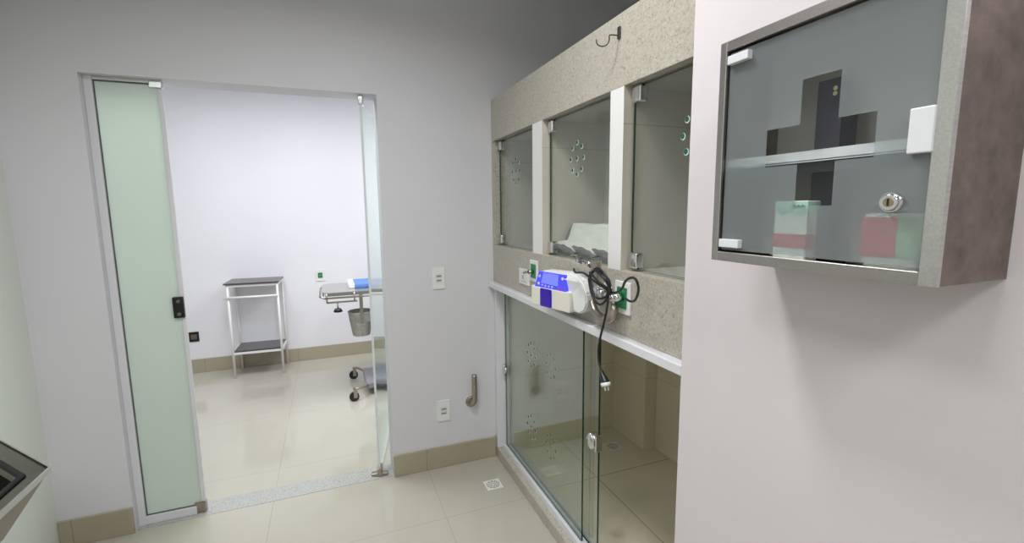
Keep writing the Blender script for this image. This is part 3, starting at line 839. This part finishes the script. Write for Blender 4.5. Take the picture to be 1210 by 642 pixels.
def castor(x, y, px, py):
    b = NB()
    tube(b, [(px, py, .085), (x + .02, y, .10), (x, y, .095)], .012, 10, smooth_pts=3)
    bx(b, x - .016, x + .012, y - .022, y - .017, .03, .10); bx(b, x - .016, x + .012, y + .017, y + .022, .03, .10)
    c = part('castor', b, M_BRONZE, ot)
    b = NB(); cyl(b, (x - .012, y - .013, .037), (x - .012, y + .013, .037), .037, seg=24); cyl(b, (x - .012, y - .016, .037), (x - .012, y + .016, .037), .014, seg=16)
    part('wheel', b, M_BLACK, c)
castor(.128, 3.73, .235, 3.82); castor(.148, 4.25, .235, 4.16); castor(.98, 3.73, .93, 3.82); castor(.98, 4.25, .93, 4.16)
# blue covered book
t = thing('folded_cloth', 'blue folded cloth with white edge lying on the operating table', 'cloth', (.26, 4.1, .868))
b = NB(); bx(b, .140, .46, 3.93, 4.24, .868, .900, bev=.008, seg=2); part('cloth', b, M_CLOTHB, t)
b = NB(); bx(b, .128, .175, 3.925, 4.245, .8685, .903, bev=.008, seg=2); part('white_edge', b, M_CARD, t)
# bucket
t = thing('bucket', 'galvanised metal bucket hanging under the operating table', 'bucket', (.20, 3.86, .49))
b = NB()
bc_ = (.205, 3.90)
prof = [(.066, .487), (.068, .49), (.086, .600), (.088, .602), (.088, .610), (.096, .672), (.099, .680), (.099, .686), (.094, .686), (.082, .600), (.062, .493)]
R_ = []
for r_, z_ in prof: R_.append([b.verts.new((bc_[0] + r_ * math.cos(2 * PI * k / 32), bc_[1] + r_ * math.sin(2 * PI * k / 32), z_)) for k in range(32)])
for A, B in zip(R_, R_[1:]):
    for k in range(32): b.faces.new((A[k], A[(k + 1) % 32], B[(k + 1) % 32], B[k])).smooth = True
b.faces.new(R_[0][::-1]); b.faces.new(R_[-1])
part('pail', b, M_GAL, t)
b = NB(); bx(b, .195, .222, 3.79, 3.797, .600, .842)
part('hanger_strap', b, M_BRONZE, t)

# ------------------------------------------------------------------ lights
def area(name, loc, size, power, color=(1, 1, 1), spread=PI, rot=(0, 0, 0), sy=None):
    l = bpy.data.lights.new(name, 'AREA'); l.energy = power; l.color = color; l.size = size; l.spread = spread
    if sy: l.shape = 'RECTANGLE'; l.size_y = sy
    o = bpy.data.objects.new(name, l); o.location = loc; o.rotation_euler = rot; COL.objects.link(o)
    return o
def fixture(label, x, y, s):
    t = thing('ceiling_light', label, 'light', (x, y, CZ))
    b = NB(); bx(b, x - s / 2 - .02, x + s / 2 + .02, y - s / 2 - .02, y + s / 2 + .02, CZ - .012, CZ - .0005, bev=.003); part('frame', b, M_WHITE, t)
area('near_light', (.16, 1.15, CZ - .03), .30, 17, (1, 1, 1), math.radians(158))
area('near_fill_rear', (-.15, -1.0, CZ - .03), .6, 21, (1, 1, .99), math.radians(160))  # unseen fill light added behind the camera to brighten the room
area('near_fill_left', (-.75, .35, CZ - .03), .5, 12, (1, 1, 1), math.radians(160))  # unseen fill light added on the left to lift the room and cage
area('far_light', (-.6, 3.35, CZ - .03), 1.0, 38, (.97, .98, 1), math.radians(170), sy=.9)
area('far_light_right', (1.3, 3.5, CZ - .03), 1.0, 32, (.97, .98, 1), math.radians(170), sy=.9)

w = bpy.data.worlds.new('World'); S.world = w; w.use_nodes = True
w.node_tree.nodes['Background'].inputs[0].default_value = (.9, .92, 1, 1); w.node_tree.nodes['Background'].inputs[1].default_value = .05

# ------------------------------------------------------------------ camera
cam = bpy.data.cameras.new('Camera'); co = bpy.data.objects.new('Camera', cam); COL.objects.link(co)
cam.sensor_width = 36; cam.lens = 551.037 / 1210 * 36; cam.clip_start = .02
r = Vector((.9304637, -.36622755, -.01070942)); u = Vector((.05863297, .1199865, .99104259)); f = Vector((.36166211, .92275708, -.13311609))
m = Matrix((( r.x, u.x, -f.x, 0), (r.y, u.y, -f.y, 0), (r.z, u.z, -f.z, 1.49), (0, 0, 0, 1)))
co.matrix_world = m
S.camera = co
S.view_settings.view_transform = 'Standard'; S.view_settings.look = 'None'
S.view_settings.exposure = 0; S.view_settings.gamma = 1
